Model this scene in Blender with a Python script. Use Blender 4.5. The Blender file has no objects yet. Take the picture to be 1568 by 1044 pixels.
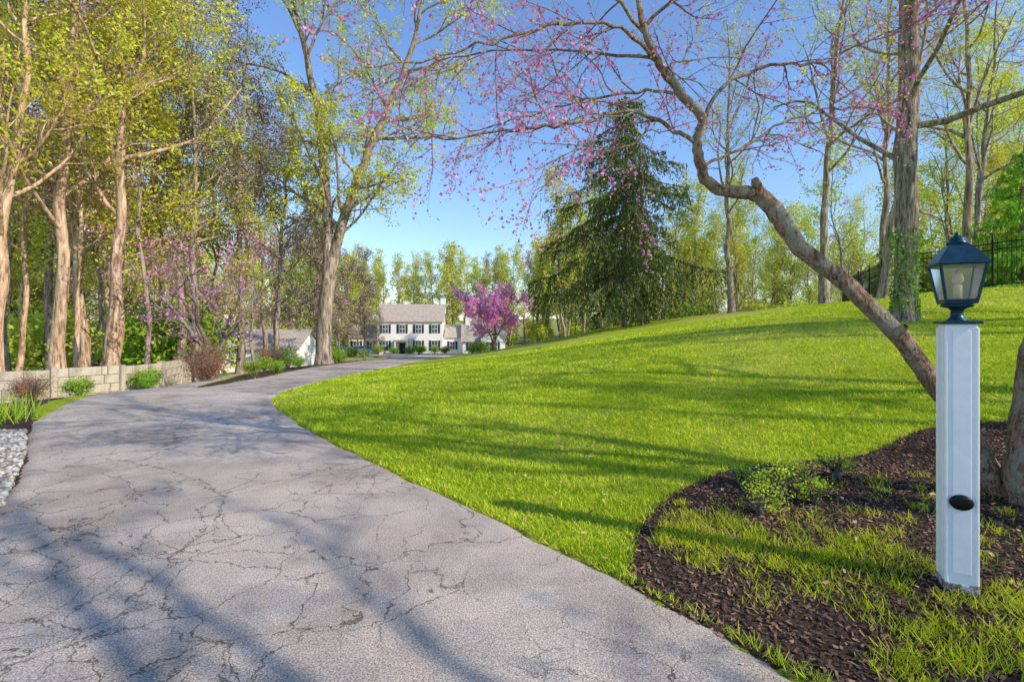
import bpy, math, numpy as np
from mathutils import Vector
R = np.random.default_rng(7)
sc = bpy.context.scene
COL = sc.collection

# ------------------------------------------------------------------ terrain
XRY=[-6,0,1.5,2.26,2.68,3.2,4.1,5.6,7.7,10.7,12.3,16,25,42,75,95]
XRX=[3.2,2.5,1.8,1.4,1.08,.72,0,-1.3,-3,-5.05,-5.5,-5.8,-5.9,-7.2,-8,-8.5]
XLY=[-6,2,4.4,6.2,8,9.85,12.3,14,17,25,38,65,95]
XLX=[-4,-3.8,-4.4,-5.9,-7.6,-8.9,-8.5,-8.1,-8.3,-9.7,-10.9,-12,-12.5]
def sstep(t):
    t=np.clip(t,0,1); return t*t*(3-2*t)
def H(X,Y):
    X=np.asarray(X,float); Y=np.asarray(Y,float)
    b=np.interp(Y,[-60,12,16,25,35,50,70,87,110,150,250,500],[0,0,-.1,-.4,-.82,-1.5,-2.35,-3,-3,-2,2,8])
    xr=np.interp(Y,XRY,XRX); xl=np.interp(Y,XLY,XLX)
    s=np.clip((X-xr-.4)/22,0,1)
    r=3.4*(.6*s+.4*sstep(s))*np.interp(Y,[0,2,6,10,14,17,30,50,80,110],[.05,.05,.3,.50,.74,.9,.97,1.12,.5,.4])
    dl=np.clip(xl-.6-X,0,60)
    l=np.interp(dl,[0,1,4,20,60],[0,.06,.5,1.4,1.4])*np.interp(Y,[7,14,50,65,80],[0,1,1.2,.9,.2])
    n=.03*np.sin(X*.9+Y*.5)*np.sin(Y*.7-X*.3)*np.clip((np.abs(X-(xr+xl)/2)-4)/4,0,1)
    return b+r-l+n
def Hs(x,y): return float(H(x,y))

def resample(P,n,sm):
    P=np.array(P,float); d=np.r_[0,np.cumsum(np.hypot(*np.diff(P,axis=0).T))]; t=np.linspace(0,d[-1],n)
    Q=np.c_[np.interp(t,d,P[:,0]),np.interp(t,d,P[:,1])]
    for _ in range(sm):
        Q[1:-1]=(Q[:-2]+2*Q[1:-1]+Q[2:])/4
    return Q
def polydist(PX,PY,poly):
    """signed distance, negative inside"""
    poly=np.array(poly); n=len(poly)
    dmin=np.full(PX.shape,1e9); ins=np.zeros(PX.shape,bool)
    for i in range(n):
        ax,ay=poly[i]; bx,by=poly[(i+1)%n]
        ex,ey=bx-ax,by-ay; L=ex*ex+ey*ey+1e-12
        t=np.clip(((PX-ax)*ex+(PY-ay)*ey)/L,0,1)
        dmin=np.minimum(dmin,np.hypot(PX-ax-t*ex,PY-ay-t*ey))
        c=((ay>PY)!=(by>PY))
        xi=ax+(PY-ay)*ex/(ey if abs(ey)>1e-12 else 1e-12)
        ins^=(c&(PX<xi))
    return np.where(ins,-dmin,dmin)

# ------------------------------------------------------------------ mesh helpers
def mk_mesh(name,V,F,mats=(),mi=None,smooth=False,attrs=None):
    V=np.asarray(V,np.float32); F=np.asarray(F,np.int32); k=F.shape[1]
    me=bpy.data.meshes.new(name)
    me.vertices.add(len(V)); me.vertices.foreach_set('co',V.ravel())
    me.loops.add(F.size); me.loops.foreach_set('vertex_index',F.ravel())
    me.polygons.add(len(F))
    me.polygons.foreach_set('loop_start',np.arange(0,F.size,k,dtype=np.int32))
    me.polygons.foreach_set('loop_total',np.full(len(F),k,np.int32))
    for m in mats: me.materials.append(m)
    if mi is not None: me.polygons.foreach_set('material_index',np.asarray(mi,np.int32))
    if smooth is True: me.polygons.foreach_set('use_smooth',np.ones(len(F),bool))
    elif smooth is not False: me.polygons.foreach_set('use_smooth',np.asarray(smooth,bool))
    if attrs:
        for n,a in attrs.items():
            at=me.attributes.new(n,'FLOAT','POINT'); at.data.foreach_set('value',np.asarray(a,np.float32))
    me.update(calc_edges=True)
    return me
def add(name,me,parent=None,loc=(0,0,0),rot=(0,0,0),scale=(1,1,1)):
    o=bpy.data.objects.new(name,me); COL.objects.link(o)
    o.location=loc; o.rotation_euler=rot; o.scale=scale
    if parent: o.parent=parent
    return o
def empty(name,loc=(0,0,0),rot=(0,0,0)):
    o=bpy.data.objects.new(name,None); COL.objects.link(o); o.location=loc; o.rotation_euler=rot; o.empty_display_size=.2
    return o
def pyd(name,V,F,mats,smooth=False,bevel=0):
    me=bpy.data.meshes.new(name); me.from_pydata(V,[],F)
    for m in mats: me.materials.append(m)
    if smooth:
        for p in me.polygons: p.use_smooth=True
    return me
def box(name,parent,c,s,mat,rot=(0,0,0),bev=0):
    x,y,z=[q/2 for q in s]
    V=[(-x,-y,-z),(x,-y,-z),(x,y,-z),(-x,y,-z),(-x,-y,z),(x,-y,z),(x,y,z),(-x,y,z)]
    F=[(0,3,2,1),(4,5,6,7),(0,1,5,4),(1,2,6,5),(2,3,7,6),(3,0,4,7)]
    o=add(name,pyd(name,V,F,[mat]),parent,c,rot)
    if bev:
        m=o.modifiers.new('b','BEVEL'); m.width=bev; m.segments=2
    return o
def lathe(name,parent,prof,n,mat,loc=(0,0,0),rotz=0,smooth=True):
    V=[];F=[]
    for r,z in prof:
        for i in range(n):
            a=2*math.pi*i/n+rotz; V.append((r*math.cos(a),r*math.sin(a),z))
    for j in range(len(prof)-1):
        for i in range(n): F.append((j*n+i,j*n+(i+1)%n,(j+1)*n+(i+1)%n,(j+1)*n+i))
    F.append(tuple(range(n-1,-1,-1))); F.append(tuple(range((len(prof)-1)*n,len(prof)*n)))
    return add(name,pyd(name,V,F,[mat],smooth),parent,loc)

# ------------------------------------------------------------------ materials
class NT:
    def __init__(s,name):
        s.m=bpy.data.materials.new(name); s.m.use_nodes=True; s.t=s.m.node_tree; s.t.nodes.clear()
        s.out=s.t.nodes.new('ShaderNodeOutputMaterial')
    def n(s,ty,**k):
        nd=s.t.nodes.new('ShaderNode'+ty)
        for a,v in k.items(): setattr(nd,a,v)
        return nd
    def l(s,a,b): s.t.links.new(a,b)
    def coord(s,scale=(1,1,1)):
        c=s.n('TexCoord'); m=s.n('Mapping'); m.inputs['Scale'].default_value=scale
        s.l(c.outputs['Object'],m.inputs['Vector']); return m.outputs[0]
    def noise(s,vec,scale,detail=4,rough=.55,dist=0):
        q=s.n('TexNoise'); q.inputs['Scale'].default_value=scale; q.inputs['Detail'].default_value=detail
        q.inputs['Roughness'].default_value=rough; q.inputs['Distortion'].default_value=dist
        if vec is not None: s.l(vec,q.inputs['Vector'])
        return q.outputs['Fac']
    def ramp(s,fac,stops):
        r=s.n('ValToRGB'); e=r.color_ramp.elements
        while len(e)<len(stops): e.new(.5)
        for i,(p,c) in enumerate(stops):
            e[i].position=p; e[i].color=(*c,1) if len(c)==3 else c
        if fac is not None: s.l(fac,r.inputs[0])
        return r.outputs[0]
    def mix(s,f,a,b,mode='MIX'):
        x=s.n('Mix',data_type='RGBA',blend_type=mode)
        for v,i in((f,0),(a,6),(b,7)):
            if hasattr(v,'is_output'): s.l(v,x.inputs[i])
            elif i==0: x.inputs[0].default_value=v
            else: x.inputs[i].default_value=(*v,1)
        return x.outputs[2]
    def math(s,op,a,b=0.,c=0.,clamp=False):
        x=s.n('Math',operation=op,use_clamp=clamp)
        for i,v in enumerate((a,b,c)):
            if hasattr(v,'is_output'): s.l(v,x.inputs[i])
            else: x.inputs[i].default_value=v
        return x.outputs[0]
    def bsdf(s,col,rough=.8,metal=0,bump=None,bs=.3,bd=.02,spec=.3):
        p=s.n('BsdfPrincipled'); p.inputs['Roughness'].default_value=rough; p.inputs['Metallic'].default_value=metal
        p.inputs['Specular IOR Level'].default_value=spec
        if hasattr(col,'is_output'): s.l(col,p.inputs['Base Color'])
        else: p.inputs['Base Color'].default_value=(*col,1)
        if bump is not None:
            b=s.n('Bump'); b.inputs['Strength'].default_value=bs; b.inputs['Distance'].default_value=bd
            s.l(bump,b.inputs['Height']); s.l(b.outputs[0],p.inputs['Normal'])
        s.l(p.outputs[0],s.out.inputs[0]); return p
def simple(name,col,rough=.7,metal=0,var=.25,scale=6,bs=.15):
    t=NT(name); v=t.coord(); n=t.noise(v,scale,5)
    a=tuple(c*(1-var) for c in col); b=tuple(min(1,c*(1+var)) for c in col)
    t.bsdf(t.ramp(n,[(.3,a),(.7,b)]),rough,metal,n,bs,.01); return t.m
def leafmat(name,c0,c1,c2,trans=.45,patch=.55):
    t=NT(name); g=t.n('NewGeometry'); oi=t.n('ObjectInfo')
    v=t.coord(); n=t.noise(v,patch,1)
    f=t.math('ADD',t.math('MULTIPLY',g.outputs['Random Per Island'],.5),t.math('MULTIPLY',n,.5))
    col=t.ramp(f,[(.2,c0),(.5,c1),(.8,c2)])
    hs=t.n('HueSaturation'); t.l(col,hs.inputs['Color'])
    t.l(t.math('MULTIPLY_ADD',oi.outputs['Random'],.04,.475),hs.inputs['Hue'])
    t.l(t.math('MULTIPLY_ADD',oi.outputs['Random'],.30,.92),hs.inputs['Value'])
    d=t.n('BsdfDiffuse'); t.l(hs.outputs[0],d.inputs[0])
    if trans>0:
        tr=t.n('BsdfTranslucent'); ms=t.n('MixShader'); ms.inputs[0].default_value=trans
        t.l(hs.outputs[0],tr.inputs[0]); t.l(d.outputs[0],ms.inputs[1]); t.l(tr.outputs[0],ms.inputs[2])
        t.l(ms.outputs[0],t.out.inputs[0])
    else: t.l(d.outputs[0],t.out.inputs[0])
    return t.m
def barkmat(name,stops,sc=(5,5,.9),moss=None,msc=.8,grey=.45):
    t=NT(name); v=t.coord(sc); n=t.noise(v,1.6,4,.65,.4); n2=t.noise(t.coord(),msc,4,.7)
    oi=t.n('ObjectInfo')
    c=t.ramp(n,[(.36,tuple(x*.35 for x in stops[0])),(.5,stops[0]),(.66,stops[1])])
    c=t.mix(t.math('MULTIPLY',oi.outputs['Random'],grey),c,t.ramp(n,[(.38,(.08,.07,.055)),(.62,(.36,.32,.27))]))
    if moss: c=t.mix(t.ramp(n2,[(.47,(0,0,0)),(.57,(.9,.9,.9))]),c,moss)
    t.bsdf(c,.9,0,n,1.,.05,.1); return t.m

M_leafA=leafmat('spring_leaf',(.36,.44,.035),(.62,.63,.055),(.80,.76,.12),.45)
M_leafF=leafmat('distant_spring_leaf',(.32,.42,.04),(.56,.60,.08),(.78,.76,.18),.2)
M_leafG=leafmat('green_leaf',(.14,.30,.03),(.28,.46,.05),(.44,.58,.08),.3)
M_leafD=leafmat('dark_leaf',(.05,.12,.02),(.11,.22,.035),(.24,.34,.06),0)
M_needle=leafmat('spruce_needle',(.04,.07,.028),(.11,.15,.045),(.34,.33,.11),0)
M_pink=leafmat('redbud_blossom',(.60,.13,.38),(.82,.27,.56),(.90,.45,.70),.3)
M_pinkF=leafmat('redbud_blossom_pale',(.66,.20,.44),(.90,.38,.66),(.96,.58,.80),.4)
M_red=leafmat('reddish_leaf',(.22,.08,.05),(.36,.19,.11),(.45,.34,.14),.3)
M_barkTan=barkmat('tan_bark',((.56,.35,.21),(.80,.58,.40)),grey=.3)
M_barkGrey=barkmat('grey_bark',((.36,.27,.19),(.58,.46,.34)))
M_barkOak=barkmat('oak_bark',((.26,.205,.14),(.46,.38,.27)),(9,9,1.6))
M_barkRed=barkmat('redbud_bark',((.24,.16,.12),(.36,.26,.18)),(14,14,8),(.30,.31,.24))
M_barkRedN=barkmat('redbud_trunk_bark',((.30,.17,.10),(.54,.33,.20)),(24,24,10),(.38,.34,.25),6.)

# asphalt
t=NT('asphalt'); v=t.coord()
fine=t.noise(v,110,3,.8); mid=t.noise(v,1.3,7,.7); big=t.noise(v,.3,3); pat=t.noise(v,.75,4,.6,.5)
col=t.ramp(fine,[(.36,(.215,.175,.145)),(.5,(.53,.46,.405)),(.64,(.90,.81,.72))])
col=t.mix(.85,col,t.ramp(mid,[(.3,(.66,.65,.66)),(.7,(1.14,1.11,1.06))]),'MULTIPLY')
col=t.mix(.85,col,t.ramp(big,[(.35,(.80,.78,.76)),(.65,(1.05,1.05,1.05))]),'MULTIPLY')
col=t.mix(.8,col,t.ramp(pat,[(.38,(.74,.72,.70)),(.5,(1,1,1)),(.66,(1.12,1.08,1.02))]),'MULTIPLY')
warp=t.n('TexNoise'); warp.inputs['Scale'].default_value=1.5; warp.inputs['Detail'].default_value=8; warp.inputs['Roughness'].default_value=.64; t.l(v,warp.inputs['Vector'])
brk=t.noise(v,9,2)
def crack(scale,amt,width,lo,hi,mscale,off):
    mm=t.n('VectorMath',operation='MULTIPLY_ADD'); t.l(warp.outputs['Color'],mm.inputs[0]); mm.inputs[1].default_value=(amt,)*3; t.l(v,mm.inputs[2])
    vo=t.n('TexVoronoi',feature='DISTANCE_TO_EDGE'); vo.inputs['Scale'].default_value=scale; t.l(mm.outputs[0],vo.inputs['Vector'])
    d_=t.math('MULTIPLY',vo.outputs['Distance'],t.math('MULTIPLY_ADD',brk,3.0,-.35))
    line=t.ramp(d_,[(width*.35,(1,1,1)),(width*1.3,(0,0,0))])
    mp=t.n('Mapping'); mp.inputs['Location'].default_value=(off,off*.7,0); t.l(v,mp.inputs[0])
    mask=t.ramp(t.noise(mp.outputs[0],mscale,3),[(lo,(0,0,0)),(hi,(1,1,1))])
    return t.math('MULTIPLY',line,mask)
c1=crack(.42,1.1,.0032,.34,.44,.4,3.)
c2=crack(1.9,.55,.0080,.46,.54,.38,11.3)
c3=crack(4.6,.3,.014,.52,.60,.42,11.0)
cr=t.math('MAXIMUM',c1,t.math('MAXIMUM',t.math('MULTIPLY',c2,.9),t.math('MULTIPLY',c3,.7)))
col=t.mix(t.math('MULTIPLY',cr,.88),col,(.065,.052,.042))
hgt=t.math('SUBTRACT',t.math('MULTIPLY',fine,.35),cr)
t.bsdf(col,.9,0,hgt,.7,.01,.1); M_asph=t.m

# ground
t=NT('ground'); v=t.coord()
ab=t.n('Attribute',attribute_name='bed'); af=t.n('Attribute',attribute_name='forest')
gf=t.noise(v,34,5,.75); gm=t.noise(v,1.6,6,.7); gb=t.noise(v,.22,4)
g=t.ramp(gf,[(.28,(.14,.22,.012)),(.5,(.38,.48,.022)),(.72,(.66,.67,.07))])
g=t.mix(.85,g,t.ramp(gm,[(.3,(.58,.70,.6)),(.5,(1,1,1)),(.72,(1.25,1.04,1.0))]),'MULTIPLY')
g=t.mix(t.ramp(gb,[(.45,(0,0,0)),(.68,(.65,.65,.65))]),g,(.56,.50,.17))
mu=t.ramp(t.noise(v,55,5,.75),[(.3,(.03,.02,.016)),(.55,(.11,.075,.055)),(.8,(.26,.18,.13))])
fo=t.ramp(t.noise(v,3.,6,.7),[(.3,(.20,.14,.08)),(.45,(.36,.28,.15)),(.55,(.28,.38,.06)),(.8,(.42,.54,.07))])
nn=t.math('MULTIPLY',t.math('SUBTRACT',t.noise(v,7,3),.5),.22)
bm=t.math('LESS_THAN',t.math('ADD',ab.outputs['Fac'],nn),0.)
fm=t.math('ADD',af.outputs['Fac'],t.math('MULTIPLY',t.math('SUBTRACT',t.noise(v,.5,4),.5),.6),0,True)
c=t.mix(fm,g,fo); c=t.mix(bm,c,mu)
t.bsdf(c,.95,0,gf,.9,.05,.05); M_ground=t.m

M_blade=leafmat('grass_blade',(.18,.30,.012),(.44,.56,.025),(.76,.76,.10),.25,1.1)
M_tuft=leafmat('tuft_blade',(.24,.40,.015),(.50,.66,.03),(.76,.80,.08),.3,1.1)
M_mulch=leafmat('mulch_chip',(.03,.022,.018),(.12,.08,.058),(.46,.29,.18),0.)
M_debris=leafmat('fallen_bud',(.26,.14,.06),(.50,.33,.14),(.70,.50,.26),0.)
M_white=simple('white_painted_wood',(.90,.90,.90),.5,0,.05,12,.08)
M_siding=simple('white_siding',(.92,.90,.84),.6,0,.05,3,.1)
M_black=simple('black_iron',(.012,.014,.016),.4,.5,.2,20)
M_lant=simple('dark_teal_metal',(.016,.06,.09),.35,.5,.3,20)
M_shut=simple('dark_shutter',(.03,.035,.045),.6,0,.2,10)
M_roof=simple('roof_shingle',(.44,.37,.31),.9,0,.3,4,.5)
M_pane=simple('window_pane',(.07,.09,.11),.1,0,.3,2,0)
M_stone=simple('pale_stone',(.46,.44,.40),.9,0,.6,14,.3)
t=NT('weathered_wall'); v=t.coord((1,1,.35)); n=t.noise(v,3,6,.7)
t.bsdf(t.ramp(n,[(.3,(.24,.19,.14)),(.55,(.50,.42,.32)),(.75,(.64,.56,.44))]),.9,0,n,.5,.02); M_wall=t.m
t=NT('rusty_wood'); v=t.coord(); n=t.noise(v,30,5,.7)
t.bsdf(t.ramp(n,[(.4,(.16,.09,.05)),(.52,(.35,.28,.22)),(.6,(.72,.72,.73))]),.9,0,n,.5,.01); M_rust=t.m
t=NT('lantern_glass'); p=t.bsdf((.88,.88,.80),.15,0,None); p.inputs['Transmission Weight'].default_value=.85; p.inputs['IOR'].default_value=1.12; M_glass=t.m
M_cream=simple('cream_candle',(.85,.66,.38),.5,0,.08)
M_tire=simple('tyre_rubber',(.02,.02,.02),.8)
M_carB=simple('blue_car_paint',(.04,.18,.50),.25,.2,.05)
M_carglass=simple('car_glass',(.03,.04,.05),.05,0,.1)

# ------------------------------------------------------------------ ground & drive
def axis(lo,hi,f0,f1,st,g=1.12):
    a=list(np.arange(f0,f1,st)); s=st; x=a[-1]
    while x<hi: s*=g; x+=s; a.append(x)
    s=st; x=a[0]
    while x>lo: s*=g; x-=s; a.insert(0,x)
    return np.array(a)
ax=axis(-420,420,-13,14,.14,1.07); ay=axis(-60,480,1,20,.14,1.06)
GX,GY=np.meshgrid(ax,ay); nx,ny=len(ax),len(ay)
yy=np.r_[np.linspace(-6,20,260),np.linspace(20.2,95,160)]
LX=np.interp(yy,XLY,XLX); RX=np.interp(yy,XRY,XRX)
def sm(a,k=9):
    for _ in range(k): a[1:-1]=(a[:-2]+2*a[1:-1]+a[2:])/4
    return a
LX=sm(LX,40)+.03*np.sin(yy*5)*np.sin(yy*1.7); RX=sm(RX,30)+.03*np.sin(yy*6.3)*np.sin(yy*2.1)+.02*np.sin(yy*23)*np.sin(yy*9.1)
LX-=np.interp(yy,[66,76,95],[0,9,15])
main_poly=np.r_[np.c_[LX,yy],np.c_[RX,yy][::-1]]
BL=resample([(-7.4,8.2),(-8.5,9.3),(-9.5,10.9),(-9.9,12.6),(-10.6,15),(-12,19),(-15.5,27),(-20.5,40),(-22.5,47.5)],90,6)
BR=resample([(-5.8,10.2),(-7.2,11.4),(-8.1,12.9),(-8.7,14.3),(-9.4,16.5),(-10.4,19),(-12.9,25),(-17,37),(-19,46.5)],90,6)
br_poly=np.r_[BL,BR[::-1]]
def hdrive(X,Y): return H(X,Y)+.006+.0007*np.clip(Y,0,100)
def strip(L,Rr,nc,dz):
    s=np.linspace(0,1,nc+1); X=L[:,:1]*(1-s)+Rr[:,:1]*s; Y=L[:,1:]*(1-s)+Rr[:,1:]*s
    Z=hdrive(X,Y)+dz; Z[:,0]-=.05; Z[:,-1]-=.05
    n=len(L); V=np.c_[X.ravel(),Y.ravel(),Z.ravel()]
    i=np.arange(n-1)[:,None]*(nc+1)+np.arange(nc)[None]; i=i.ravel()
    return V,np.c_[i,i+1,i+nc+2,i+nc+1]
V1,F1=strip(np.c_[LX,yy],np.c_[RX,yy],40,0.); V2,F2=strip(BL,BR,24,-.004)
add('asphalt_driveway',mk_mesh('asphalt_driveway',np.r_[V1,V2],np.r_[F1,F2+len(V1)],[M_asph],smooth=True))
sd=np.minimum(polydist(GX,GY,main_poly[::3]),polydist(GX,GY,br_poly[::2]))
bed=[(.70,3.2),(.88,3.85),(1.24,4.5),(1.77,5.0),(2.4,5.45),(3.5,5.5),(4.3,5.8),(4.75,6.3),(5.4,6.45),(7,6.6),(9.5,6.2),(10.5,4),(10,1),(7,-1),(2.6,-.5),(2.4,0),(1.75,1.5),(1.35,2.26),(1.0,2.68)]
bedS=resample(bed+[bed[0]],120,3)
isl=np.r_[np.c_[np.interp([13,14,17,20,25,32,40,55],XLY,XLX)-.05,[13,14,17,20,25,32,40,55]],[(-17,52),(-14,38),(-12.5,27),(-10.2,19),(-9.2,16.5),(-8.6,14.3)]]
lbed=[(-3.6,1),(-3.8,3.2),(-4.3,4.4),(-5.8,6.2),(-7.4,8),(-9,9.6),(-9.9,11),(-11,14.6),(-16,14),(-18,8),(-12,4),(-8,0)]
bsd=np.minimum(np.minimum(polydist(GX,GY,bedS),polydist(GX,GY,isl)),polydist(GX,GY,lbed))
XRg=np.interp(GY,XRY,XRX); XLg=np.interp(GY,XLY,XLX)
forest=np.maximum(np.clip((XLg-3-GX)/4,0,1)*np.clip((GY-13)/4,0,1),np.clip((GY-62-(GX<5)*35)/10,0,1))
forest=np.maximum(forest,np.clip((GX-19)/5,0,1)*.5)
GZ=H(GX,GY)-np.where(sd<-.05,.05+.003*np.clip(GY,0,100),0)
i=(np.arange(ny-1)[:,None]*nx+np.arange(nx-1)[None]).ravel()
add('ground',mk_mesh('ground',np.c_[GX.ravel(),GY.ravel(),GZ.ravel()],np.c_[i,i+1,i+nx+1,i+nx],[M_ground],smooth=True,attrs={'bed':bsd.ravel(),'forest':forest.ravel()}))

# ------------------------------------------------------------------ blades
def blades(P,h,w,lean,mat_i=0):
    n=len(P); a=R.uniform(0,2*np.pi,n); b=R.uniform(0,2*np.pi,n)
    side=np.c_[np.cos(a),np.sin(a),np.zeros(n)]*w[:,None]*.5
    tip=np.c_[np.cos(b)*lean,np.sin(b)*lean,np.ones(n)]*h[:,None]
    V=np.stack([P-side,P+side,P+tip+side*.25,P+tip-side*.25],1).reshape(-1,3)
    return V,np.arange(4*n).reshape(-1,4)
N=300000
r=2.6*np.exp(R.uniform(0,1,N)*math.log(24/2.6)); th=R.uniform(-.6,.85,N)
x=r*np.sin(th); y=r*np.cos(th)
d=np.minimum(polydist(x,y,main_poly[::4]),polydist(x,y,br_poly[::4])); bd=polydist(x,y,bedS); bi=np.minimum(polydist(x,y,isl),polydist(x,y,lbed))
ok=(d>.0-R.uniform(0,.09,N)**1.3)&(bd>.01-R.uniform(0,.08,N))&(bi>0)&(x>np.interp(y,XLY,XLX))
x,y,r2=x[ok],y[ok],r[ok]
pn=.5+.5*np.sin(x*2.1+np.sin(y*1.7)*2)*np.sin(y*2.3+np.sin(x*1.3)*2)
hh=(.016+.022*R.random(len(x))+.02*pn)*(1+.02*r2); ww=.0035*(1+r2/3.2)
V,F=blades(np.c_[x,y,H(x,y)-.004],hh,ww,R.uniform(.2,1.6,len(x)))
add('lawn_grass',mk_mesh('lawn_grass',V,F,[M_blade]))
tx=[];ty=[]
for k in range(2000):
    cx=1.0+3.2*R.random(); cy=1.7+3.3*R.random()
    w=math.exp(-((cy-(3.75-.32*(cx-1.3)))/.5)**2) if cx<2.7 else .08
    w=max(w,.9*math.exp(-((cy-(2.35+.1*(cx-2)))/.45)**2) if cx>1.7 else 0)
    if R.random()>w*.8: continue
    m=int(R.integers(15,60)); s=.03+.05*R.random()
    tx+=list(cx+R.normal(0,s,m)); ty+=list(cy+R.normal(0,s,m))
tx=np.array(tx);ty=np.array(ty)
k=(polydist(tx,ty,bedS)<-.14)&(np.hypot(tx-2.65,ty-3.05)>.11); tx,ty=tx[k],ty[k]
V,F=blades(np.c_[tx,ty,H(tx,ty)-.004],R.uniform(.02,.065,len(tx)),R.uniform(.004,.010,len(tx)),R.uniform(.2,1.4,len(tx)))
add('bed_grass_tufts',mk_mesh('bed_grass_tufts',V,F,[M_tuft]))
def chips(n,xr,yr,test,s0,s1,lift):
    x=R.uniform(*xr,n); y=R.uniform(*yr,n); k=test(x,y); x,y=x[k],y[k]; n=len(x)
    a=R.uniform(0,6.28,n); L=R.uniform(s0,s1,n); W=L*R.uniform(.25,.6,n)
    u=np.c_[np.cos(a),np.sin(a),R.uniform(-.5,.5,n)]*L[:,None]*.5; w=np.c_[-np.sin(a),np.cos(a),R.uniform(-.5,.5,n)]*W[:,None]*.5
    P=np.c_[x,y,lift(x,y)+L*.25+.002]
    return np.stack([P-u-w,P+u-w*.6,P+u*.8+w,P-u+w],1).reshape(-1,3),np.arange(4*n).reshape(-1,4)
V,F=chips(100000,(.6,7),(1.3,6.6),lambda x,y:(polydist(x,y,bedS)<R.uniform(-.06,.06,len(x))),.008,.035,H)
add('mulch_bed',mk_mesh('mulch_bed',V,F,[M_mulch]))
V,F=chips(24000,(-7,2.2),(1.4,14),lambda x,y:(polydist(x,y,main_poly[::4])<-.02)&(R.random(len(x))<np.clip(.10+.9*np.exp(-np.abs(x-np.interp(y,XRY,XRX))/.35),0,1)),.006,.018,hdrive)
add('fallen_buds',mk_mesh('fallen_buds',V,F,[M_debris]))
V,F=chips(3200,(-4,12),(3,14),lambda x,y:(polydist(x,y,main_poly[::4])>.02)&(x>np.interp(y,XRY,XRX)),.02,.05,lambda x,y:H(x,y)+.03)
add('fallen_leaves',mk_mesh('fallen_leaves',V,F,[M_debris]))

import bmesh
bm=bmesh.new(); bmesh.ops.create_icosphere(bm,subdivisions=1,radius=1); IV=np.array([v.co[:] for v in bm.verts]); IF=np.array([[v.index for v in f.verts] for f in bm.faces]); bm.free()
Vs=[];Fs=[];o=0
for k in range(5200):
    y=R.uniform(3.2,7.6); xl=np.interp(y,XLY,XLX)-.0; x=xl-abs(R.normal(0,.45))
    s=R.uniform(.012,.038)*np.array([1,R.uniform(.7,1),R.uniform(.6,.9)]); a=R.uniform(0,6.3)
    P=IV*(1+.15*np.sin(IV@R.normal(0,2.5,3)))[:,None]*s
    P=P@np.array([[math.cos(a),math.sin(a),0],[-math.sin(a),math.cos(a),0],[0,0,1]])+[x,y,Hs(x,y)+.012+R.uniform(0,.03)]
    Vs.append(P);Fs.append(IF+o);o+=len(IV)
t=NT('river_stone'); g=t.n('NewGeometry'); t.bsdf(t.ramp(g.outputs['Random Per Island'],[(.0,(.12,.10,.085)),(.4,(.32,.29,.25)),(1,(.62,.59,.54))]),.9); M_rs=t.m
add('white_gravel',mk_mesh('white_gravel',np.vstack(Vs),np.vstack(Fs),[M_rs]))

# ------------------------------------------------------------------ trees
class TB:
    def __init__(s): s.V=[];s.F=[];s.n=0;s.lp=[];s.ls=[];s.lm=[];s.le=[];s.ld=[]
    def tube(s,P,r,k):
        P=np.asarray(P,float); r=np.asarray(r,float); T=np.gradient(P,axis=0); T/=np.linalg.norm(T,axis=1)[:,None]+1e-9
        m=T.mean(0); ref=np.array([1.,0,0]) if abs(m[0])<.7*np.linalg.norm(m)+1e-9 else np.array([0,1.,0])
        U=np.cross(T,ref); U/=np.linalg.norm(U,axis=1)[:,None]+1e-9; W=np.cross(T,U)
        a=np.arange(k)*2*np.pi/k
        rr=r[:,None]
        if k>=10: rr=rr*(1+.07*np.sin(3*a[None]+P[:,2:3]*1.3)+.05*np.sin(5*a[None]-P[:,2:3]*2.1))
        ring=P[:,None]+(rr*np.cos(a)[None])[:,:,None]*U[:,None]+(rr*np.sin(a)[None])[:,:,None]*W[:,None]
        n=len(P); s.V.append(ring.reshape(-1,3))
        i=np.arange(n-1)[:,None]*k; j=np.arange(k)[None]
        s.F.append(np.stack([i+j,i+(j+1)%k,i+k+(j+1)%k,i+k+j],-1).reshape(-1,4)+s.n); s.n+=n*k
    def leaves(s,P,size,m,el=.5,dirs=None):
        s.lp.append(P); s.ls.append(size); s.lm.append(np.full(len(P),m)); s.le.append(np.full(len(P),el))
        s.ld.append(dirs if dirs is not None else R.normal(0,1,(len(P),3)))
    def mesh(s,name,mats):
        V=np.vstack(s.V) if s.V else np.zeros((0,3)); F=np.vstack(s.F) if s.F else np.zeros((0,4),int); mi=np.zeros(len(F),int); smo=np.ones(len(F),bool)
        if s.lp:
            P=np.vstack(s.lp); S=np.concatenate(s.ls)[:,None]; m=np.concatenate(s.lm); E=np.concatenate(s.le)[:,None]
            n=len(P); u=np.vstack(s.ld)+0; u/=np.linalg.norm(u,axis=1)[:,None]+1e-9
            w=np.cross(u,R.normal(0,1,(n,3))); w/=np.linalg.norm(w,axis=1)[:,None]+1e-9
            u=u*S*.5; w=w*S*.5*E
            LV=np.stack([P-u,P+w,P+u,P-w],1).reshape(-1,3); LF=np.arange(4*n).reshape(-1,4)+len(V)
            V=np.vstack([V,LV]); F=np.vstack([F,LF]); mi=np.r_[mi,m]; smo=np.r_[smo,np.zeros(n,bool)]
        return mk_mesh(name,V,F,mats,mi,smo)
def nrm(v): return v/(np.linalg.norm(v)+1e-9)
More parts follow.
